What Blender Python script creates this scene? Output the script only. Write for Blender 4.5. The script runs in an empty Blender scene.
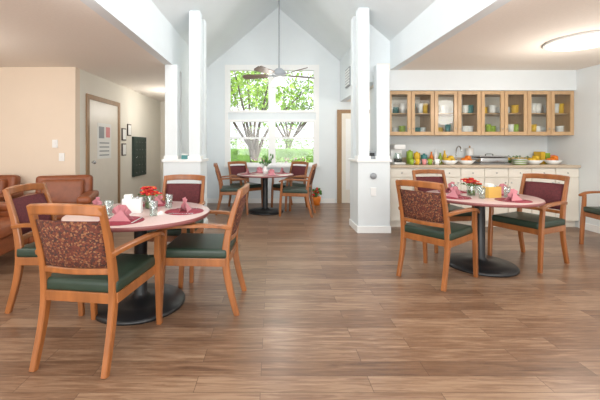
import bpy, bmesh, math, random
from mathutils import Vector, Matrix
random.seed(7)
D=bpy.data; SC=bpy.context.scene
SC.view_settings.view_transform='Standard'
SC.view_settings.exposure=.27

# ---------- materials ----------
def lin(c):
    return tuple(((v/255)/12.92 if v/255<=0.04045 else ((v/255+0.055)/1.055)**2.4) for v in c)+(1,)
def mat(name,rgb,rough=0.5,metal=0,noise=0.0,nscale=8,bump=0,emit=None,estr=0,coat=0,stretch=None,spec=None):
    m=D.materials.new(name); m.use_nodes=True
    nt=m.node_tree; b=nt.nodes['Principled BSDF']
    c=lin(rgb)
    b.inputs['Roughness'].default_value=rough; b.inputs['Metallic'].default_value=metal
    b.inputs['Coat Weight'].default_value=coat
    if spec is not None: b.inputs['Specular IOR Level'].default_value=spec
    tc=nt.nodes.new('ShaderNodeTexCoord'); mp=nt.nodes.new('ShaderNodeMapping')
    nt.links.new(tc.outputs['Object'],mp.inputs[0])
    if stretch: mp.inputs['Scale'].default_value=stretch
    nz=nt.nodes.new('ShaderNodeTexNoise'); nz.inputs['Scale'].default_value=nscale; nz.inputs['Detail'].default_value=4
    nt.links.new(mp.outputs[0],nz.inputs['Vector'])
    cr=nt.nodes.new('ShaderNodeValToRGB')
    k=max(noise,0.01)
    cr.color_ramp.elements[0].position=.3; cr.color_ramp.elements[1].position=.7
    cr.color_ramp.elements[0].color=tuple(v*(1-k) for v in c[:3])+(1,)
    cr.color_ramp.elements[1].color=tuple(min(1,v*(1+k)) for v in c[:3])+(1,)
    nt.links.new(nz.outputs['Fac'],cr.inputs[0]); nt.links.new(cr.outputs[0],b.inputs['Base Color'])
    if bump:
        bp=nt.nodes.new('ShaderNodeBump'); bp.inputs['Strength'].default_value=bump; bp.inputs['Distance'].default_value=.01
        nt.links.new(nz.outputs['Fac'],bp.inputs['Height']); nt.links.new(bp.outputs[0],b.inputs['Normal'])
    if emit: 
        b.inputs['Emission Color'].default_value=lin(emit); b.inputs['Emission Strength'].default_value=estr
    return m
def glassmat(name,tint=(1,1,1),g=.07):
    m=D.materials.new(name); m.use_nodes=True; nt=m.node_tree; nt.nodes.clear()
    o=nt.nodes.new('ShaderNodeOutputMaterial'); mx=nt.nodes.new('ShaderNodeMixShader'); mx.inputs[0].default_value=g
    t=nt.nodes.new('ShaderNodeBsdfTransparent'); t.inputs[0].default_value=tint+(1,)
    gl=nt.nodes.new('ShaderNodeBsdfGlossy'); gl.inputs['Roughness'].default_value=.03
    nt.links.new(t.outputs[0],mx.inputs[1]); nt.links.new(gl.outputs[0],mx.inputs[2]); nt.links.new(mx.outputs[0],o.inputs[0])
    return m
def floormat():
    m=D.materials.new('wood_plank_floor'); m.use_nodes=True; nt=m.node_tree; b=nt.nodes['Principled BSDF']; N=nt.nodes.new; L=nt.links.new
    tc=N('ShaderNodeTexCoord'); sh=N('ShaderNodeMapping'); sh.inputs['Location'].default_value=(20.3,20.02,0); L(tc.outputs['Object'],sh.inputs[0])
    br=N('ShaderNodeTexBrick'); br.offset=.37; br.offset_frequency=2
    br.inputs['Scale'].default_value=1; br.inputs['Brick Width'].default_value=.92; br.inputs['Row Height'].default_value=.125
    br.inputs['Mortar Size'].default_value=.0013; br.inputs['Mortar Smooth'].default_value=.2
    br.inputs['Color1'].default_value=(0,0,0,1); br.inputs['Color2'].default_value=(1,1,1,1); br.inputs['Mortar'].default_value=(.5,.5,.5,1)
    L(sh.outputs[0],br.inputs['Vector'])
    mp=N('ShaderNodeMapping'); mp.inputs['Scale'].default_value=(2.4,28,1)
    vm=N('ShaderNodeVectorMath'); vm.operation='MULTIPLY_ADD'
    L(br.outputs['Color'],vm.inputs[0]); vm.inputs[1].default_value=(7,3,5); L(sh.outputs[0],vm.inputs[2])
    L(vm.outputs[0],mp.inputs[0])
    n1=N('ShaderNodeTexNoise'); n1.inputs['Scale'].default_value=1.5; n1.inputs['Detail'].default_value=7; n1.inputs['Roughness'].default_value=.6; n1.inputs['Distortion'].default_value=.8
    L(mp.outputs[0],n1.inputs['Vector'])
    n2=N('ShaderNodeTexNoise'); n2.inputs['Scale'].default_value=1.3; n2.inputs['Detail'].default_value=2
    L(vm.outputs[0],n2.inputs['Vector'])
    a=N('ShaderNodeMath'); a.operation='MULTIPLY_ADD'; L(br.outputs['Color'],a.inputs[0]); a.inputs[1].default_value=.26; L(n1.outputs['Fac'],a.inputs[2])
    a2=N('ShaderNodeMath'); a2.operation='MULTIPLY_ADD'; L(n2.outputs['Fac'],a2.inputs[0]); a2.inputs[1].default_value=.3; L(a.outputs[0],a2.inputs[2])
    cr=N('ShaderNodeValToRGB'); e=cr.color_ramp.elements
    e[0].position=.45; e[0].color=lin((90,65,49)); e[1].position=1.0; e[1].color=lin((156,126,101))
    x=e.new(.76); x.color=lin((125,94,72))
    L(a2.outputs[0],cr.inputs[0])
    mx=N('ShaderNodeMix'); mx.data_type='RGBA'; L(br.outputs['Fac'],mx.inputs[0]); L(cr.outputs[0],mx.inputs[6]); mx.inputs[7].default_value=lin((78,57,44))
    L(mx.outputs[2],b.inputs['Base Color'])
    b.inputs['Roughness'].default_value=.3
    bp=N('ShaderNodeBump'); bp.inputs['Strength'].default_value=.1; bp.inputs['Distance'].default_value=.004
    L(n1.outputs['Fac'],bp.inputs['Height']); L(bp.outputs[0],b.inputs['Normal'])
    return m
def patternmat():
    m=D.materials.new('patterned_upholstery'); m.use_nodes=True; nt=m.node_tree; b=nt.nodes['Principled BSDF']; N=nt.nodes.new; L=nt.links.new
    tc=N('ShaderNodeTexCoord'); v=N('ShaderNodeTexVoronoi'); v.inputs['Scale'].default_value=105; L(tc.outputs['Object'],v.inputs['Vector'])
    cr=N('ShaderNodeValToRGB'); cr.color_ramp.interpolation='CONSTANT'; e=cr.color_ramp.elements
    e[0].position=0; e[0].color=lin((98,50,38)); e[1].position=.35; e[1].color=lin((126,74,48))
    for p,c in((.5,(72,46,40)),(.72,(144,100,70)),(.84,(108,56,42))): q=e.new(p); q.color=lin(c)
    sp=N('ShaderNodeSeparateColor'); L(v.outputs['Color'],sp.inputs[0]); L(sp.outputs[0],cr.inputs[0]); L(cr.outputs[0],b.inputs['Base Color'])
    b.inputs['Roughness'].default_value=.9
    return m
M={}
M['wall_white']=mat('paint_cool_white',(225,231,233),.7,noise=.015,nscale=3)
M['wall_beige']=mat('paint_warm_beige',(230,213,193),.75,noise=.015,nscale=3)
M['wall_hall']=mat('paint_hall',(228,223,211),.75,noise=.015,nscale=3)
M['ceil']=mat('paint_ceiling',(240,232,222),.85,noise=.02,nscale=40,bump=.1)
M['trim']=mat('white_trim',(240,240,238),.45)
M['wood']=mat('honey_oak',(152,92,47),.38,noise=.24,nscale=6,stretch=(3,3,.6),coat=.3)
M['woodx']=mat('maple_cabinet',(194,160,120),.4,noise=.12,nscale=6,stretch=(3,3,.5),coat=.2)
M['doorwood']=mat('door_frame_wood',(158,126,92),.5,noise=.12,nscale=6,stretch=(3,3,.5))
M['green']=mat('green_vinyl',(42,58,46),.4,noise=.08,nscale=20)
M['wine']=mat('wine_fabric',(92,38,42),.85,noise=.25,nscale=60)
M['pat']=patternmat()
M['ttop']=mat('mauve_laminate',(206,178,172),.2,noise=.04,nscale=60)
M['tedge']=mat('table_edge',(140,84,82),.4)
M['black']=mat('black_metal',(28,28,30),.4,noise=.1)
M['mat']=mat('placemat_red',(142,44,60),.8,noise=.2,nscale=80)
M['napkin']=mat('napkin_pink',(204,134,142),.8,noise=.05)
M['white']=mat('white_ceramic',(240,240,238),.3)
M['steel']=mat('steel',(190,192,194),.25,metal=1)
M['red']=mat('red_petals',(200,34,32),.6,noise=.2)
M['leaf']=mat('leaf_green',(70,120,48),.6,noise=.3)
M['yellow']=mat('yellow_item',(226,184,50),.5)
M['orange']=mat('orange_fruit',(228,126,36),.5)
M['lime']=mat('lime_dish',(150,180,60),.4)
M['teal']=mat('teal_dish',(60,130,130),.4)
M['leather']=mat('tan_leather',(134,72,38),.42,noise=.18,nscale=10,bump=.1)
M['bark']=mat('bark',(96,82,68),.9,noise=.3,nscale=12)
M['foliage']=mat('foliage',(156,194,78),.6,noise=.35,nscale=3)
M['foliage2']=mat('foliage_mid',(116,156,76),.6,noise=.4,nscale=3)
M['grass']=mat('grass',(124,156,84),.9,noise=.3,nscale=4)
M['asphalt']=mat('asphalt',(160,162,168),.9,noise=.1)
M['bloom']=mat('pink_bloom',(190,110,160),.8,noise=.2)
M['cream']=mat('cream_laminate',(232,226,214),.4,noise=.02)
M['counter']=mat('countertop',(196,178,156),.3,noise=.06,nscale=80)
M['bgreen']=mat('dark_green_board',(48,64,56),.6)
M['paper']=mat('paper',(238,238,234),.8)
M['grey']=mat('grey_plastic',(150,154,158),.5)
M['dark']=mat('dark_frame',(70,56,46),.5)
M['pinkitem']=mat('pink_item',(226,150,150),.5)
M['lampglass']=mat('lamp_glass',(255,252,245),.4,emit=(255,250,240),estr=1.6)
M['fanblade']=mat('fan_blade',(112,96,86),.5,noise=.1)
M['glass']=glassmat('window_glass',g=.03)
M['cglass']=glassmat('cabinet_glass',(.95,.96,.95),.03)
M['vase']=glassmat('vase_glass',(.85,.92,.9),.25)
M['floor']=floormat()
M['brownbox']=mat('yellow_oak_box',(218,178,92),.5)

# ---------- mesh builder ----------
class B:
    def __init__(s): s.bm=bmesh.new(); s.mats=[]
    def mi(s,k):
        if k not in s.mats: s.mats.append(k)
        return s.mats.index(k)
    def add(s,bm2,k,smooth=False,mx=None):
        i=s.mi(k)
        if mx is not None: bmesh.ops.transform(bm2,matrix=mx,verts=bm2.verts)
        mp={}
        for v in bm2.verts: mp[v]=s.bm.verts.new(v.co)
        for f in bm2.faces:
            try: nf=s.bm.faces.new([mp[v] for v in f.verts])
            except ValueError: continue
            nf.material_index=i; nf.smooth=smooth
        bm2.free()
    def box(s,c,sz,k,bev=0,rot=None,seg=2):
        b=bmesh.new(); bmesh.ops.create_cube(b,size=1)
        bmesh.ops.scale(b,vec=sz,verts=b.verts)
        if bev: bmesh.ops.bevel(b,geom=b.edges[:],offset=bev,segments=seg,affect='EDGES',profile=.6)
        m=Matrix.Translation(c)
        if rot: m=m@Matrix.Rotation(rot[2],4,'Z')@Matrix.Rotation(rot[1],4,'Y')@Matrix.Rotation(rot[0],4,'X')
        s.add(b,k,bev>0.008,m)
    def bb(s,x0,x1,y0,y1,z0,z1,k,bev=0):
        s.box(((x0+x1)/2,(y0+y1)/2,(z0+z1)/2),(x1-x0,y1-y0,z1-z0),k,bev)
    def lathe(s,prof,k,c=(0,0,0),n=32,mx=None,flat=False):
        b=bmesh.new(); rings=[]
        for r,z in prof:
            if r<1e-5: rings.append([b.verts.new((0,0,z))])
            else: rings.append([b.verts.new((r*math.cos(2*math.pi*i/n),r*math.sin(2*math.pi*i/n),z)) for i in range(n)])
        for a,d in zip(rings,rings[1:]):
            for i in range(n):
                j=(i+1)%n
                if len(a)==1 and len(d)==1: continue
                if len(a)==1: b.faces.new((a[0],d[j],d[i]))
                elif len(d)==1: b.faces.new((a[i],a[j],d[0]))
                else: b.faces.new((a[i],a[j],d[j],d[i]))
        bmesh.ops.recalc_face_normals(b,faces=b.faces)
        m=Matrix.Translation(c)
        if mx is not None: m=m@mx
        s.add(b,k,not flat,m)
    def sph(s,c,r,k,sub=2,sc=(1,1,1)):
        b=bmesh.new(); bmesh.ops.create_icosphere(b,subdivisions=sub,radius=r)
        bmesh.ops.scale(b,vec=sc,verts=b.verts); s.add(b,k,True,Matrix.Translation(c))
    def sweep(s,pts,w,d,k,side=(1,0,0),n=5,round_=False):
        P=[Vector(p) for p in pts]; W=w if isinstance(w,(list,tuple)) else [w]*len(P); DD=d if isinstance(d,(list,tuple)) else [d]*len(P)
        out=[]
        for i in range(len(P)-1):
            p0=P[max(i-1,0)];p1=P[i];p2=P[i+1];p3=P[min(i+2,len(P)-1)]
            for j in range(n if i<len(P)-2 else n+1):
                t=j/n
                q=.5*((2*p1)+(p2-p0)*t+(2*p0-5*p1+4*p2-p3)*t*t+(3*p1-p0-3*p2+p3)*t**3)
                out.append((q,W[i]*(1-t)+W[i+1]*t,DD[i]*(1-t)+DD[i+1]*t))
        b=bmesh.new(); rings=[]
        for i,(q,ww,dd) in enumerate(out):
            T=(out[min(i+1,len(out)-1)][0]-out[max(i-1,0)][0]).normalized()
            S=Vector(side); S=(S-T*S.dot(T)).normalized(); U=T.cross(S)
            if round_: off=[(math.cos(a)*.5,math.sin(a)*.5) for a in [2*math.pi*h/8 for h in range(8)]]
            else:
                c=.36; off=[(.5,c),(c,.5),(-c,.5),(-.5,c),(-.5,-c),(-c,-.5),(c,-.5),(.5,-c)]
            rings.append([b.verts.new(q+S*ww*o[0]+U*dd*o[1]) for o in off])
        for a,d2 in zip(rings,rings[1:]):
            for i in range(8): b.faces.new((a[i],a[(i+1)%8],d2[(i+1)%8],d2[i]))
        b.faces.new(rings[0][::-1]); b.faces.new(rings[-1])
        bmesh.ops.recalc_face_normals(b,faces=b.faces)
        s.add(b,k,round_)
    def poly(s,pts,k,thick=None,vec=(0,0,1)):
        b=bmesh.new(); f=b.faces.new([b.verts.new(p) for p in pts])
        if thick:
            r=bmesh.ops.extrude_face_region(b,geom=[f]); vs=[g for g in r['geom'] if isinstance(g,bmesh.types.BMVert)]
            bmesh.ops.translate(b,vec=Vector(vec)*thick,verts=vs); bmesh.ops.recalc_face_normals(b,faces=b.faces)
        s.add(b,k)
    def mesh(s,name):
        me=D.meshes.new(name); s.bm.to_mesh(me); s.bm.free()
        for k in s.mats: me.materials.append(M[k])
        return me
    def obj(s,name,loc=(0,0,0),rz=0):
        return place(s.mesh(name),name,loc,rz)
def place(me,name,loc=(0,0,0),rz=0):
    o=D.objects.new(name,me); SC.collection.objects.link(o); o.location=loc; o.rotation_euler[2]=rz; return o
def simple(name,k,*boxes):
    b=B()
    for x in boxes: b.bb(*x,k)
    return b.obj(name)

# ---------- room shell ----------
CZ=2.45
simple('floor','floor',(-7,4.95,-3,9.2,-.1,0))
simple('wall_left','wall_beige',(-7,-2.95,5.1,5.22,0,CZ))
simple('wall_far_left_side','wall_beige',(-7.1,-7,-3,5.22,0,CZ))
simple('wall_hall','wall_hall',(-3.07,-2.95,5.22,9.0,0,CZ))
simple('wall_hall_end','wall_hall',(-3.07,-1.57,9.0,9.1,0,CZ))
simple('wall_alcove_left','wall_white',(-1.57,-1.45,5.45,7.59,0,3.06),(-1.57,-1.45,7.71,9.1,0,CZ))
simple('wall_header_left','wall_white',(-1.57,-1.45,-3,5.45,CZ,3.06))
simple('wall_header_right','wall_white',(1.84,1.96,-3,5.3,CZ,3.0),(1.52,1.64,5.3,7.59,2.26,3.25),(1.64,1.96,5.3,5.42,CZ+.1,3.1))
simple('wall_right','wall_white',(4.75,4.87,-3,5.97,0,CZ))
simple('wall_kitchen','wall_white',(1.82,4.75,5.87,5.97,0,CZ),(1.72,1.82,5.25,5.97,0,CZ))
simple('trim_kitchen_bulkhead','wall_white',(1.82,4.75,5.31,5.87,2.135,CZ))
simple('wall_side_passage','wall_white',(3.2,3.3,5.97,7.6,0,2.26))
simple('ceiling_left','ceil',(-7,-1.57,-3,9.1,CZ,CZ+.1))
simple('ceiling_right','ceil',(1.96,4.87,-3,5.97,CZ,CZ+.1),(1.64,1.96,5.3,5.97,CZ,CZ+.1))
simple('ceiling_passage','ceil',(1.64,3.3,5.42,7.59,2.26,2.34))
def zc(x): return 4.37-.86*abs(x-.13)
b=B()
b.poly([(-1.62,-3,zc(-1.62)),(.13,-3,zc(.13)),(.13,-3,zc(.13)+.1),(-1.62,-3,zc(-1.62)+.1)],'wall_white',10.75,(0,1,0))
b.poly([(2.0,-3,zc(2.0)),(.13,-3,zc(.13)),(.13,-3,zc(.13)+.1),(2.0,-3,zc(2.0)+.1)],'wall_white',10.75,(0,1,0))
b.obj('ceiling_vault')
b=B(); y0,y1=7.59,7.71
for x in [(-1.6,-.98,0,3.01),(.98,3.3,0,2.26),(.98,1.84,2.26,3.01),(-.98,.98,0,.85),(-.98,.98,1.86,2.02)]:
    b.bb(x[0],x[1],y0,y1,x[2],x[3],'wall_white')
b.poly([(-1.47,y0,3.01),(1.7,y0,3.01),(.13,y0,zc(.13)+.02)],'wall_white',.12,(0,1,0))
b.obj('wall_window')
def window(n,x0,x1,z0,z1,sash=None):
    b=B(); t=.05
    b.bb(x0,x1,7.56,7.66,z0,z0+t,'trim'); b.bb(x0,x1,7.56,7.66,z1-t,z1,'trim')
    b.bb(x0,x0+t,7.56,7.66,z0+t,z1-t,'trim'); b.bb(x1-t,x1,7.56,7.66,z0+t,z1-t,'trim')
    if sash:
        b.bb(x0+t,x1-t,7.585,7.65,sash-.025,sash+.025,'trim')
    b.bb(x0+t,x1-t,7.615,7.62,z0+t,z1-t,'glass')
    b.obj('window_%d'%n)
window(1,-.98,-.03,2.02,3.01); window(2,.03,.98,2.02,3.01)
window(3,-.98,-.03,.85,1.86,1.45); window(4,.03,.98,.85,1.86,1.45)
simple('trim_window','trim',(-.03,.03,7.55,7.67,.85,1.86),(-.03,.03,7.55,7.67,2.02,3.01),(-1.06,1.06,7.5,7.6,.8,.85),(-1.05,-.98,7.565,7.6,.85,3.08),(.98,1.05,7.565,7.6,.85,3.08),(-.98,.98,7.565,7.6,3.01,3.08))
def column(name,x0,x1,mirror):
    b=B()
    b.bb(x0,x1,4.94,5.45,0,1.03,'wall_white',.004)
    b.bb(x0-.02,x1+.02,4.92,5.47,1.03,1.07,'trim',.005)
    b.bb(x0-.012,x1+.012,4.928,5.462,0,.1,'trim',.004)
    xin=(x1-.17,x1-.01) if mirror else (x0+.01,x0+.17)
    xout=(x0+.02,x0+.2) if mirror else (x1-.19,x1-.01)
    b.bb(xin[0],xin[1],4.95,5.11,1.07,zc(xin[1] if xin[0]>0 else xin[0])+.02,'wall_white',.004)
    b.bb(xin[0],xin[1],5.28,5.44,1.07,zc(xin[1] if xin[0]>0 else xin[0])+.02,'wall_white',.004)
    b.bb(xout[0],xout[1],4.95,5.11,1.07,CZ,'wall_white',.004)
    for xx in (xin,xout):
        b.bb(xx[0]-.015,xx[1]+.015,4.935,5.125,1.07,1.12,'trim',.004)
    return b.obj(name)
column('column_pillar',-1.58,-1.04,True)
column('column_pillar',1.25,1.715,False)
simple('baseboard_left','trim',(-7,-2.94,5.085,5.1,0,.1))
simple('baseboard_hall','trim',(-2.95,-2.935,5.1,5.38,0,.1),(-2.95,-2.935,6.56,9,0,.1))
simple('baseboard_window','trim',(-1.45,1.4,7.575,7.59,0,.1))
simple('baseboard_right','trim',(4.735,4.75,-3,5.25,0,.1))
simple('baseboard_alcove','trim',(-1.45,-1.435,5.47,7.575,0,.1))
b=B()
b.bb(-2.949,-2.925,5.38,5.46,0,2.1,'doorwood',.004); b.bb(-2.949,-2.925,6.48,6.56,0,2.1,'doorwood',.004); b.bb(-2.949,-2.925,5.46,6.48,2.02,2.1,'doorwood',.004)
b.bb(-2.949,-2.94,5.46,6.48,0.005,2.02,'cream')
b.sph((-2.9,5.55,1.0),.03,'steel'); b.lathe([(0.012,0),(0.012,.04)],'steel',(-2.94,5.55,1.0),12,Matrix.Rotation(math.pi/2,4,'Y'))
b.obj('door_1')
b=B(); b.bb(-2.938,-2.932,5.72,6.2,1.05,1.66,'paper'); b.bb(-2.932,-2.930,5.76,5.94,1.4,1.6,'grey'); b.bb(-2.932,-2.930,6.0,6.15,1.42,1.6,'pinkitem')
for i in range(4): b.bb(-2.932,-2.930,5.78,6.12,1.1+i*.07,1.12+i*.07,'grey')
b.obj('door_notice')
b=B(); b.bb(-2.949,-2.9,7.15,7.85,.62,1.47,'bgreen',.005)
for i in range(4):
    for j in range(5):
        b.bb(-2.9,-2.892,7.18+i*.163,7.18+i*.163+.145,.64+j*.163,.64+j*.163+.145,'bgreen',.003); b.sph((-2.888,7.26+i*.163,.7+j*.163),.012,'steel',1)
b.obj('mailbox_bank')
for y,z in((6.75,1.5),(6.75,1.2),(7.0,1.6)):
    b=B(); b.box((-2.94,y,z),(.018,.18,.24),'dark',.003); b.box((-2.93,y,z),(.006,.14,.2),'paper'); b.obj('framed_notice')
b=B()
b.bb(-2.6,-2.55,8.97,8.999,0,2.1,'doorwood'); b.bb(-1.75,-1.7,8.97,8.999,0,2.1,'doorwood'); b.bb(-2.55,-1.75,8.97,8.999,2.04,2.1,'doorwood'); b.bb(-2.55,-1.75,8.985,8.999,.005,2.04,'cream')
b.obj('door_2')
b=B()
b.bb(1.45,1.55,7.56,7.589,0,2.08,'doorwood'); b.bb(2.4,2.48,7.56,7.589,0,2.08,'doorwood'); b.bb(1.55,2.4,7.56,7.589,2.0,2.08,'doorwood'); 
b.bb(1.55,1.64,7.57,7.589,.005,2.0,'cream'); b.bb(2.3,2.4,7.57,7.589,.005,2.0,'cream'); b.bb(1.64,2.3,7.57,7.589,.005,.3,'cream'); b.bb(1.64,2.3,7.57,7.589,1.88,2.0,'cream'); b.bb(1.64,2.3,7.578,7.589,.3,1.88,'white')
b.obj('door_3')
b=B(); b.box((1.50,6.7,2.62),(.03,.4,.36),'grey',.004)
for i in range(6): b.box((1.482,6.7,2.48+i*.055),(.01,.34,.03),'white')
b.obj('air_vent')
for i,(x,z) in enumerate([(-3.25,1.3),(-3.15,1.1)]):
    b=B(); b.box((x,5.093,z),(.08,.014,.12),'white',.003); b.box((x,5.083,z),(.02,.01,.03),'white'); b.obj('light_switch')
b=B(); b.lathe([(0,0),(.045,0),(.045,.03),(.035,.04),(0,.04)],'grey',(1.47,4.94,.83),20,Matrix.Rotation(math.pi/2,4,'X')); b.box((1.47,4.934,.6),(.08,.012,.12),'white',.003); b.obj('wall_outlet')

# ---------- chair ----------
b=B()
for sx in(-1,1):
    b.sweep([(sx*.215,-.31,0),(sx*.212,-.245,.25),(sx*.212,-.225,.45),(sx*.212,-.255,.66),(sx*.212,-.335,.93)],[.034,.036,.04,.036,.03],[.04,.05,.055,.045,.032],'wood')
    b.sweep([(sx*.25,.265,0),(sx*.25,.25,.3),(sx*.25,.235,.5),(sx*.256,.225,.64)],[.034,.04,.04,.036],[.036,.044,.04,.036],'wood')
    b.sweep([(sx*.222,-.27,.65),(sx*.25,-.16,.668),(sx*.272,.03,.672),(sx*.268,.19,.66),(sx*.26,.275,.625)],[.032,.045,.055,.055,.045],[.03,.028,.026,.026,.024],'wood')
    b.bb(sx*.228-.014,sx*.228+.014,-.23,.235,.365,.425,'wood',.004)
b.bb(-.245,.245,.222,.25,.365,.425,'wood',.004); b.bb(-.21,.21,-.245,-.215,.365,.425,'wood',.004)
b.box((0,.01,.455),(.48,.5,.075),'green',.028,seg=4)
b.sweep([(-.215,-.328,.905),(-.1,-.352,.915),(.1,-.352,.915),(.215,-.328,.905)],.03,.058,'wood',side=(0,1,0))
b.sweep([(-.2,-.24,.55),(0,-.262,.55),(.2,-.24,.55)],.024,.035,'wood',side=(0,1,0))
def pad(k,off,th):
    bm=bmesh.new(); g=[]; nx,nz=9,5
    for side in (0,1):
        rows=[]
        for j in range(nz):
            r=[]
            for i in range(nx):
                u=i/(nx-1)*2-1; v=j/(nz-1)
                z=.572+v*.275; yb=-.243-(v**1.3)*.075-.022*(1-u*u)+off
                puff=th*(1-u**6*.8)*(1-(2*v-1)**6*.8)
                r.append(bm.verts.new((u*.194,yb+(puff if side else 0),z)))
            rows.append(r)
        g.append(rows)
    for s_ in (0,1):
        for j in range(nz-1):
            for i in range(nx-1): bm.faces.new((g[s_][j][i],g[s_][j][i+1],g[s_][j+1][i+1],g[s_][j+1][i]))
    for j in range(nz-1):
        for i in (0,nx-1): bm.faces.new((g[0][j][i],g[0][j+1][i],g[1][j+1][i],g[1][j][i]))
    for i in range(nx-1):
        for j in (0,nz-1): bm.faces.new((g[0][j][i],g[0][j][i+1],g[1][j][i+1],g[1][j][i]))
    bmesh.ops.recalc_face_normals(bm,faces=bm.faces); b.add(bm,k,True)
pad('pat',-.002,-.018); pad('wine',.0,.03)
chair=b.mesh('dining_chair')
def ch(x,y,fx,fy): place(chair,'dining_chair',(x,y,0),math.atan2(fy,fx)-math.pi/2)
ch(-1.08,2.18,.13,1)
ch(-.56,2.76,-1,.05)
ch(-.98,3.42,-.05,-1)
ch(-1.68,2.78,1,0)
ch(1.60,3.31,.8,.62)
ch(2.80,3.72,-.9,-.42)
ch(2.16,4.3,.1,-1)
ch(4.22,4.1,-1,.1)
ch(-.74,6.5,1,.1)
ch(.46,6.3,-1,.25)
ch(.36,6.98,-.7,-.7)
ch(-.55,7.04,.6,-.8)

# ---------- tables ----------
b=B()
R=.54
b.lathe([(0,.735),(R-.012,.735),(R,.73)],'ttop',n=64); b.lathe([(R,.73),(R+.004,.72),(R,.702),(R-.03,.70),(0,.70)],'tedge',n=64)
b.lathe([(.0,.70),(.2,.70),(.2,.68),(.06,.66),(.05,.62),(.05,.09),(.08,.06),(.2,.045),(.33,.03),(.345,.015),(.345,0),(0,0)],'black',n=48)
tbl=b.mesh('round_dining_table')
T=[(-1.05,2.72),(2.2,3.6),(-.13,6.55)]
for x,y in T: place(tbl,'round_dining_table',(x,y,0))
TZ=.7355
b=B()
b.lathe([(0,.003),(.15,.003),(.152,.0),(0,0)],'mat',n=24); 
b.box((-.11,0,.005),(.012,.19,.003),'steel'); b.box((.11,0,.005),(.012,.19,.003),'steel')
n=6
for i in range(n):
    a0=-1.1+2.2*i/n; a1=a0+2.2/n
    zz=.105
    b.poly([(0,.0,.005),(zz*.75*math.sin(a0),.02*(i%2)-.01,.01+zz*math.cos(a0)),(zz*.75*math.sin(a1),.02*((i+1)%2)-.01,.01+zz*math.cos(a1))],'napkin')
b.poly([(-.08,-.03,.005),(.08,-.03,.005),(0,-.005,.08)],'napkin'); b.poly([(-.08,.04,.005),(.08,.04,.005),(0,.005,.08)],'napkin')
setm=b.mesh('place_setting')
b=B(); b.lathe([(0,.004),(.026,.004),(.03,.11),(.032,.11),(.028,0),(0,0)],'vase',n=18); glm=b.mesh('drinking_glass')
for ti,(x,y) in enumerate(T):
    for k in range(4):
        a=k*math.pi/2+(.0 if ti==0 else .35)
        place(setm,'place_setting',(x+.35*math.cos(a),y+.35*math.sin(a),TZ),a-math.pi/2)
        if ti<2: place(glm,'drinking_glass',(x+.24*math.cos(a+.75),y+.24*math.sin(a+.75),TZ))
def flowers(x,y,z,k='red',s=1.0):
    b=B(); b.lathe([(0,0),(.035,0),(.04,.02),(.04,.08),(.036,.1)],'vase',n=20); b.lathe([(0,.004),(.033,.004),(.033,.05),(0,.05)],'leaf',n=12)
    for i in range(20):
        a=random.uniform(0,6.28); r=random.uniform(.0,.085); h=.14+random.uniform(-.02,.04)-r*.3
        c=(r*math.cos(a),r*math.sin(a),h)
        b.sweep([(0,0,.05),(c[0]*.5,c[1]*.5,h*.7),c],.004,.004,'leaf',n=3,round_=True)
        for p in range(6):
            aa=p*1.047+a; b.sph((c[0]+.014*math.cos(aa),c[1]+.014*math.sin(aa),h),.013,k,1,(1,1,.6))
        b.sph((c[0],c[1],h+.004),.007,'yellow',1)
    for i in range(10):
        a=i*.63; b.poly([(.03*math.cos(a),.03*math.sin(a),.1),(.085*math.cos(a+.15),.085*math.sin(a+.15),.12),(.1*math.cos(a),.1*math.sin(a),.1),(.085*math.cos(a-.15),.085*math.sin(a-.15),.11)],'leaf')
    o=b.obj('flower_vase',(x,y,z)); o.scale=(s,s,s)
flowers(-1.03,2.86,TZ,s=1.05); flowers(2.12,3.62,TZ,s=1.05)
def caddy(x,y,name,k,w=.12,h=.1):
    b=B(); b.bb(-w/2,w/2,-.04,.04,0,.006,k); b.bb(-w/2,w/2,-.04,-.034,.006,h,k); b.bb(-w/2,w/2,.034,.04,.006,h,k); b.bb(-w/2,-w/2+.006,-.034,.034,.006,h,k); b.bb(w/2-.006,w/2,-.034,.034,.006,h,k)
    b.bb(-w/2+.012,-.002,-.025,.025,.006,h+.03,'paper'); b.lathe([(.018,.006),(.018,.09),(.012,.1),(.012,.12),(0,.122)],'steel',(w/4,0,0),14)
    b.obj(name,(x,y,TZ),.2)
caddy(-1.1,2.68,'condiment_caddy','white',.14,.11); caddy(2.25,3.48,'condiment_caddy','brownbox',.15,.11)
b=B(); b.lathe([(0,0),(.04,0),(.05,.06),(.03,.13),(.035,.15)],'white',n=20)
for i in range(26):
    a=random.uniform(0,6.28); l=random.uniform(.06,.16); h=random.uniform(.2,.36)
    c=Vector((l*math.cos(a),l*math.sin(a),h)); b.sweep([(0,0,.1),(c.x*.4,c.y*.4,h*.7),tuple(c)],.005,.005,'leaf',n=3,round_=True)
    b.sph(tuple(c),.018,'leaf',1,(1,1,1.4))
b.obj('potted_plant',(-.13,6.6,TZ))
b=B(); b.lathe([(0,0),(.08,0),(.11,.16),(.1,.18),(0,.16)],'orange',n=24)
for i in range(24):
    a=random.uniform(0,6.28); l=random.uniform(.02,.14); h=random.uniform(.22,.36)
    b.sweep([(0,0,.16),(l*.5*math.cos(a),l*.5*math.sin(a),h*.8),(l*math.cos(a),l*math.sin(a),h)],.006,.006,'leaf',n=3,round_=True); b.sph((l*math.cos(a),l*math.sin(a),h),.03,'leaf' if i%3 else 'red',1)
b.obj('potted_plant',(.95,7.35,0))

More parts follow.
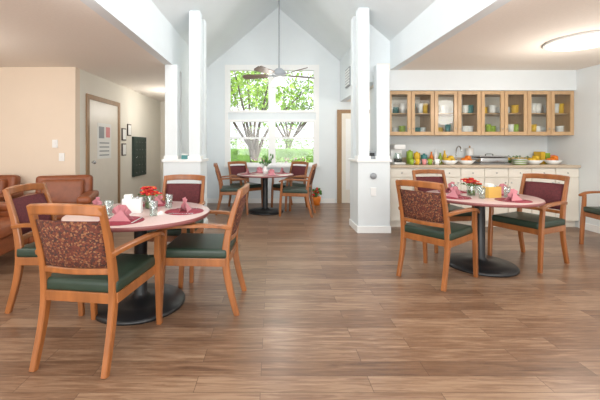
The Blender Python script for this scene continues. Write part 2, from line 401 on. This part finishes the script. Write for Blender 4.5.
# ---------- armchairs ----------
b=B()
b.box((0,0,.27),(.56,.62,.2),'leather',.03,seg=3)
b.box((0,.05,.41),(.54,.6,.14),'leather',.05,seg=4)
b.box((0,-.32,.52),(.7,.16,.66),'leather',.06,rot=(.12,0,0),seg=4)
b.box((0,-.22,.62),(.52,.14,.36),'leather',.05,rot=(.15,0,0),seg=4)
for sx in(-1,1):
    b.box((sx*.345,0,.36),(.14,.7,.4),'leather',.05,seg=4); b.box((sx*.35,.01,.575),(.17,.72,.1),'leather',.045,seg=4)
    for y in(-.3,.3): b.lathe([(0,0),(.02,0),(.028,.18),(0,.18)],'wood',(sx*.33,y,0),12)
arm=b.mesh('leather_armchair')
def ac(x,y,fx,fy): place(arm,'leather_armchair',(x,y,0),math.atan2(fy,fx)-math.pi/2)
ac(-2.82,4.5,.35,-1); ac(-3.0,3.5,1,.1); ac(-3.95,4.5,.1,-1)

# ---------- kitchen ----------
b=B(); x0,x1=1.82,4.745
b.bb(x0,x1,5.32,5.86,.0,.1,'cream'); b.bb(x0,x1,5.27,5.86,.1,.93,'cream')
n=8; w=(x1-x0)/n
for i in range(n):
    xa=x0+i*w+.006; xb=xa+w-.012
    b.bb(xa,xb,5.25,5.27,.11,.77,'cream',.004); b.bb(xa,xb,5.25,5.27,.785,.92,'cream',.004)
    kx=xb-.04 if i%2==0 else xa+.04
    b.sph((kx,5.24,.7),.012,'steel',1); b.sph(((xa+xb)/2,5.24,.85),.012,'steel',1)
b.bb(x0,x1,5.22,5.86,.93,.97,'counter',.006); b.bb(x0,x1,5.84,5.865,.97,1.07,'counter')
b.obj('kitchen_base_cabinet')
b=B(); z0,z1=1.435,2.13
b.bb(x0,x1,5.84,5.865,z0,z1,'cream'); b.bb(x0,x1,5.36,5.84,z0,z0+.02,'woodx'); b.bb(x0,x1,5.36,5.84,z1-.02,z1,'woodx'); b.bb(x0,x1,5.42,5.84,1.775,1.79,'woodx')
for i in range(0,n+1,2): 
    xx=min(max(x0+i*w,x0+.01),x1-.01); b.bb(xx-.01,xx+.01,5.36,5.84,z0+.02,z1-.02,'woodx')
for i in range(n):
    xa=x0+i*w+.004; xb=xa+w-.008; f=.055
    b.bb(xa,xa+f,5.335,5.36,z0,z1,'woodx',.003); b.bb(xb-f,xb,5.335,5.36,z0,z1,'woodx',.003)
    b.bb(xa+f,xb-f,5.335,5.36,z0,z0+f,'woodx',.003); b.bb(xa+f,xb-f,5.335,5.36,z1-f,z1,'woodx',.003)
    b.bb(xa+f,xb-f,5.345,5.35,z0+f,z1-f,'cglass')
    kx=xb-.028 if i%2==0 else xa+.028
    b.sph((kx,5.325,z0+.1),.012,'steel',1)
b.obj('glass_wall_cabinet')
b=B(); cols=['lime','yellow','white','teal','white','white','lime','white']
for i in range(n):
    for lv in(z0+.02,1.79):
        cx=x0+(i+.5)*w
        for q in (-.09,.03,.11):
            k=random.choice(cols); t=random.choice('bcs')
            if t=='b':
                for h in range(4): b.lathe([(0,h*.03),(.03,h*.03),(.06,.045+h*.03),(.055,.045+h*.03),(0,.01+h*.03)],k,(cx+q,5.52,lv),16)
            elif t=='c': b.lathe([(0,0),(.035,0),(.045,.16),(.04,.16),(.03,.01),(0,.01)],k,(cx+q,5.5,lv),16)
            else: 
                for h in range(9): b.lathe([(0,h*.013),(.05,h*.013),(.065,.012+h*.013),(0,.008+h*.013)],k,(cx+q,5.62,lv),16)
b.obj('cabinet_dishes')
CT=.9705
def item(name,x,y,fn): 
    b=B(); fn(b); b.obj(name,(x,y,CT))
def coffee(b):
    b.box((0,0,.015),(.18,.26,.03),'white',.008); b.box((0,.08,.16),(.18,.1,.28),'white',.012); b.box((0,0,.28),(.18,.26,.08),'white',.012); b.lathe([(0,.03),(.06,.03),(.07,.1),(.045,.17),(.05,.18)],'vase',(0,-.04,0),20); b.lathe([(0,.032),(.055,.032),(.062,.09),(0,.09)],'black',(0,-.04,0),20)
item('coffee_maker',2.06,5.6,coffee)
def fruit(k,br=1.0):
    def f(b):
        b.lathe([(0,0),(.06,0),(.13*br,.07),(.125*br,.07),(.05,.012),(0,.012)],'white',n=24)
        for i in range(9):
            a=i*.8; r=.05 if i<7 else .01; b.sph((r*math.cos(a),r*math.sin(a),.07+(.04 if i>=6 else 0)),.036,k,2)
    return f
item('fruit_bowl',2.82,5.4,fruit('yellow')); item('fruit_bowl',3.1,5.42,fruit('orange')); item('fruit_bowl',4.5,5.45,fruit('orange')); item('fruit_bowl',4.2,5.45,fruit('yellow'))
def cans(b):
    for i,(k,h) in enumerate((('lime',.2),('yellow',.17),('teal',.14))):
        b.lathe([(0,0),(.05,0),(.052,h),(.045,h+.01),(.02,h+.012),(.02,h+.03),(0,h+.032)],k,(i*.12,0,0),20)
item('canister_set',2.3,5.68,cans)
def cups(b):
    for i in range(5):
        b.lathe([(0,0),(.028,0),(.038,.09),(.034,.09),(.026,.006),(0,.006)],['lime','yellow','pinkitem','lime','white'][i],(i*.1,.02*(i%2),0),16)
        b.sweep([(i*.1+.034,.02*(i%2),.07),(i*.1+.058,.02*(i%2),.05),(i*.1+.032,.02*(i%2),.02)],.008,.008,'white',side=(0,1,0),round_=True)
item('coffee_mugs',2.2,5.36,cups)
def bottles(b):
    for i,(k,h) in enumerate((('orange',.2),('white',.24),('lime',.18),('yellow',.22))):
        b.lathe([(0,0),(.03,0),(.032,h*.6),(.012,h*.8),(.012,h),(0,h)],k,(i*.075,0,0),16)
item('condiment_bottles',2.7,5.76,bottles)
def towel(b):
    b.lathe([(0,0),(.07,0),(.07,.012),(.012,.014),(.012,.3),(0,.3)],'woodx',n=20); b.lathe([(.013,.02),(.055,.02),(.055,.26),(.013,.26)],'paper',n=24)
item('paper_towel_roll',3.35,5.76,towel)
def tray(b):
    b.box((0,0,.012),(.5,.32,.02),'steel',.006); b.box((0,0,.07),(.44,.28,.09),'steel',.02)
    b.box((0,0,.13),(.46,.3,.02),'steel',.008); b.sweep([(-.06,0,.14),(-.05,0,.165),(.05,0,.165),(.06,0,.14)],.01,.01,'black',side=(0,1,0))
item('chafing_dish',3.5,5.48,tray)
def boxes(b):
    b.box((0,0,.1),(.07,.16,.2),'yellow',.003); b.box((.085,0,.09),(.07,.15,.18),'lime',.003); b.box((.17,0,.075),(.08,.14,.15),'pinkitem',.003)
item('tea_boxes',4.5,5.72,boxes)
def faucet(b):
    b.lathe([(0,0),(.03,0),(.03,.02),(.014,.03),(.014,.06),(0,.06)],'steel',n=16); b.sweep([(0,0,.04),(0,0,.22),(0,-.06,.29),(0,-.13,.27),(0,-.15,.2)],.02,.02,'steel',round_=True); b.box((.05,0,.05),(.07,.015,.012),'steel',.003)
item('sink_faucet',3.12,5.76,faucet)
def vine(b):
    for i in range(70):
        x=random.uniform(-.22,.22); y=random.uniform(-.04,.04); z=random.uniform(.02,.13); a=random.uniform(0,6.28)
        b.poly([(x,y,z-.01),(x+.03*math.cos(a),y+.02*math.sin(a),z+.01),(x+.05*math.cos(a+.3),y+.03*math.sin(a+.3),z),(x+.03*math.cos(a+.7),y+.02*math.sin(a+.7),z-.01)],'leaf')
    b.sweep([(-.22,0,.01),(-.1,.03,.03),(.1,-.03,.02),(.22,0,.03)],.012,.012,'bark',round_=True)
    for i in range(8): b.sph((random.uniform(-.2,.2),random.uniform(-.03,.03),.08),.025,'yellow',1)
item('ivy_garland',4.17,5.74,vine); item('ivy_garland',3.69,5.76,vine)
def plates(b):
    for h in range(9): b.lathe([(0,h*.01),(.07,h*.01),(.11,.012+h*.01),(0,.006+h*.01)],'lime' if h%3==0 else 'white',n=24)
item('plate_stack',3.93,5.4,plates)
b=B(); b.box((0,0,.06),(.14,.08,.12),'grey',.008); b.box((0,-.042,.07),(.09,.004,.05),'black'); b.obj('small_radio',(1.46,5.03,1.0705))
b=B(); b.box((0,0,.03),(.1,.07,.06),'teal',.004); b.box((0,0,.07),(.09,.06,.02),'paper',.002); b.obj('tissue_box',(-1.28,5.02,1.0705))

# ---------- ceiling fixtures ----------
b=B(); b.lathe([(0,.0),(.36,0),(.37,-.015),(.35,-.025),(.33,-.025)],'trim',n=48); b.lathe([(.335,-.02),(.3,-.04),(.18,-.058),(0,-.065)],'lampglass',n=48)
dome=b.mesh('ceiling_dome_light')
place(dome,'ceiling_dome_light',(3.5,3.82,CZ)); place(dome,'ceiling_dome_light',(3.5,1.2,CZ)); place(dome,'ceiling_dome_light',(-4.2,1.8,CZ))
b=B(); b.lathe([(0,0),(.09,0),(.09,-.01),(.07,-.012)],'trim',n=24); b.lathe([(.07,-.011),(0,-.013)],'lampglass',n=24); 
rd=b.mesh('recessed_downlight')
place(rd,'recessed_downlight',(-2.3,7.2,CZ)); place(rd,'recessed_downlight',(-2.9,3.4,CZ))
b=B(); FX,FY,FZ=.13,6.2,2.54
top=zc(.13)-FZ
b.lathe([(0,top-.01),(.07,top-.01),(.07,top-.05),(.02,top-.1)],'grey',n=20); b.lathe([(.013,top-.05),(.013,.12)],'grey',n=12)
b.lathe([(0,.15),(.05,.14),(.12,.08),(.13,.02),(.1,-.03),(.06,-.05),(0,-.05)],'grey',n=32)
for i in range(5):
    a=i*2*math.pi/5+.35; mx=Matrix.Rotation(a,4,'Z')
    q=bmesh.new(); bmesh.ops.create_cube(q,size=1); bmesh.ops.scale(q,vec=(.5,.16,.012),verts=q.verts)
    for v in q.verts:
        if v.co.x<0: v.co.y*=.75
    bmesh.ops.bevel(q,geom=[e for e in q.edges if abs(e.verts[0].co.z-e.verts[1].co.z)>.004],offset=.03,segments=4,affect='EDGES')
    b.add(q,'fanblade',False,mx@Matrix.Translation((.45,0,.02))@Matrix.Rotation(.35,4,'X'))
    q=bmesh.new(); bmesh.ops.create_cube(q,size=1); bmesh.ops.scale(q,vec=(.16,.04,.012),verts=q.verts); b.add(q,'grey',False,mx@Matrix.Translation((.17,0,.015)))
for i in range(3):
    a=i*2.094+.5; c=(.1*math.cos(a),.1*math.sin(a),-.1)
    b.lathe([(.02,.05),(.035,.03),(.06,-.03),(.05,-.06),(0,-.075)],'lampglass',c,20)
b.obj('ceiling_fan',(FX,FY,FZ))

# ---------- exterior ----------
simple('lawn','grass',(-20,20,9.2,12.5,-.2,-.02),(-20,20,16.5,60,-.2,-.02),(-1.45,20,7.72,9.2,-.2,-.11))
simple('street','asphalt',(-20,20,12.5,16.5,-.2,-.03))
def tree(x,y,h,seed,k='foliage',nl=1500,spread=1.8,trunk=.12,ls=1.0):
    random.seed(seed); b=B(); ends=[]
    for i in range(9):
        a=random.uniform(0,6.28); r=random.uniform(.4,1)*spread; z=h*random.uniform(.6,1)
        e=Vector((r*math.cos(a),r*math.sin(a),z)); m=Vector((r*.35*math.cos(a),r*.35*math.sin(a),h*.45))
        b.sweep([(random.uniform(-.1,.1),0,0),(random.uniform(-.12,.12),random.uniform(-.1,.1),h*.22),tuple(m),tuple(e)],[trunk,trunk*.8,trunk*.5,.02],[trunk,trunk*.8,trunk*.5,.02],'bark',round_=True)
        ends+= [e,e,(e+m)/2]
    for i in range(nl):
        c=random.choice(ends)+Vector((random.gauss(0,.5),random.gauss(0,.5),random.gauss(0,.36)))
        s=ls*random.uniform(.04,.085); u=Vector((random.uniform(-1,1),random.uniform(-1,1),random.uniform(-1,1))).normalized(); v=u.cross(Vector((random.uniform(-1,1),random.uniform(-1,1),.3))).normalized()
        b.poly([c-u*s,c+v*s*.5,c+u*s,c-v*s*.5],k)
    b.obj('tree',(x,y,-.015 if y<12.5 or y>16.5 else -.03))
tree(-.6,10.6,4.3,3,nl=2300,trunk=.15); tree(2.8,11.3,4.4,5,nl=1800); tree(-4.0,11.5,4.2,8,nl=1600)
tree(1.0,21,6,11,'foliage2',1800,3,.2,1.8); tree(-5,22,7,12,'foliage2',1800,3,.2,1.8); tree(7,22,6.5,13,'foliage2',1800,3,.2,1.8)
def hedge(x,y,L,h,k,seed):
    random.seed(seed); b=B()
    b.box((0,0,h*.35),(L*.94,.6,h*.7),'foliage2',.15,seg=3)
    for i in range(int(L*450)):
        c=Vector((random.uniform(-L/2,L/2),random.uniform(-.42,.42),random.uniform(.08,h))); s=random.uniform(.04,.08)
        u=Vector((random.uniform(-1,1),random.uniform(-1,1),random.uniform(-1,1))).normalized(); v=u.cross(Vector((random.uniform(-1,1),.3,.3))).normalized()
        b.poly([c-u*s,c+v*s*.6,c+u*s,c-v*s*.6],k if random.random()<.25 else 'foliage')
    b.obj('hedge',(x,y,-.015))
hedge(1.0,9.75,3.2,.95,'bloom',21); hedge(0,17.5,14,1.7,'foliage2',22)

# ---------- light ----------
w=D.worlds.new('World'); SC.world=w; w.use_nodes=True; nt=w.node_tree
bg=nt.nodes['Background']; bg.inputs[0].default_value=(.92,.97,1,1); bg.inputs[1].default_value=1.35
def area(name,loc,rot,sx,sy,e,col=(1,1,1)):
    l=D.lights.new(name,'AREA'); l.shape='RECTANGLE'; l.size=sx; l.size_y=sy; l.energy=e; l.color=col
    o=D.objects.new(name,l); SC.collection.objects.link(o); o.location=loc; o.rotation_euler=rot; return o
R_=math.radians
area('vault_fill_light',(.13,3.6,3.85),(0,0,0),1.0,4,42,(.97,.99,1))  # added downward fill inside the closed vault, no skylight modelled
area('overhead_fill_light',(-3.6,1.4,2.42),(0,0,0),2.5,2,40,(1,.95,.88))  # added fill under the left ceiling, out of frame, no panel there
area('overhead_fill_light',(3.3,1.2,2.42),(0,0,0),2,2,40,(1,.95,.88))  # matching added fill on the right side, also out of frame
area('rear_fill_light',(-.3,-2.4,1.3),(R_(112),0,0),6,2.2,185,(1,.98,.95))  # added front fill behind the camera, tilted up; no window built there
area('upward_fill_light',(-1.3,1.6,2.62),(R_(150),0,R_(-10)),.2,2,17,(1,1,1))  # added upward fill to brighten the vault, unseen, no cove fitting
area('upward_fill_light',(1.68,1.6,2.62),(R_(150),0,R_(10)),.2,2,17,(1,1,1))  # same added upward fill on the right of the vault
def pt(name,loc,e,r=.1,c=(1,.95,.88)):
    l=D.lights.new(name,'POINT'); l.energy=e; l.shadow_soft_size=r; l.color=c; o=D.objects.new(name,l); SC.collection.objects.link(o); o.location=loc
pt('fan_bulb',(.13,6.2,2.3),17); pt('hall_bulb',(-2.2,7.2,2.0),14); pt('dome_bulb',(3.5,3.82,1.95),22,.25); pt('passage_point',(2.4,6.7,2.0),12); pt('lounge_point',(-3.6,3.4,1.9),15,.3)  # passage and lounge: plain point lights, no fixture modelled directly above
s=D.lights.new('sun','SUN'); s.energy=4.5; s.angle=.03; s.color=(1,.96,.88); so=D.objects.new('sun',s); SC.collection.objects.link(so)
so.rotation_euler=Vector((-.75,.35,-.75)).to_track_quat('-Z','Y').to_euler()

# ---------- camera ----------
c=D.cameras.new('camera'); co=D.objects.new('camera',c); SC.collection.objects.link(co); SC.camera=co
co.location=(0,0,1.25); co.rotation_euler=(math.radians(90),0,0)
c.sensor_width=36; c.lens=340/600*36
c.shift_x=(300-272)/600; c.shift_y=-(200-147)/600
c.clip_start=.05; c.clip_end=200
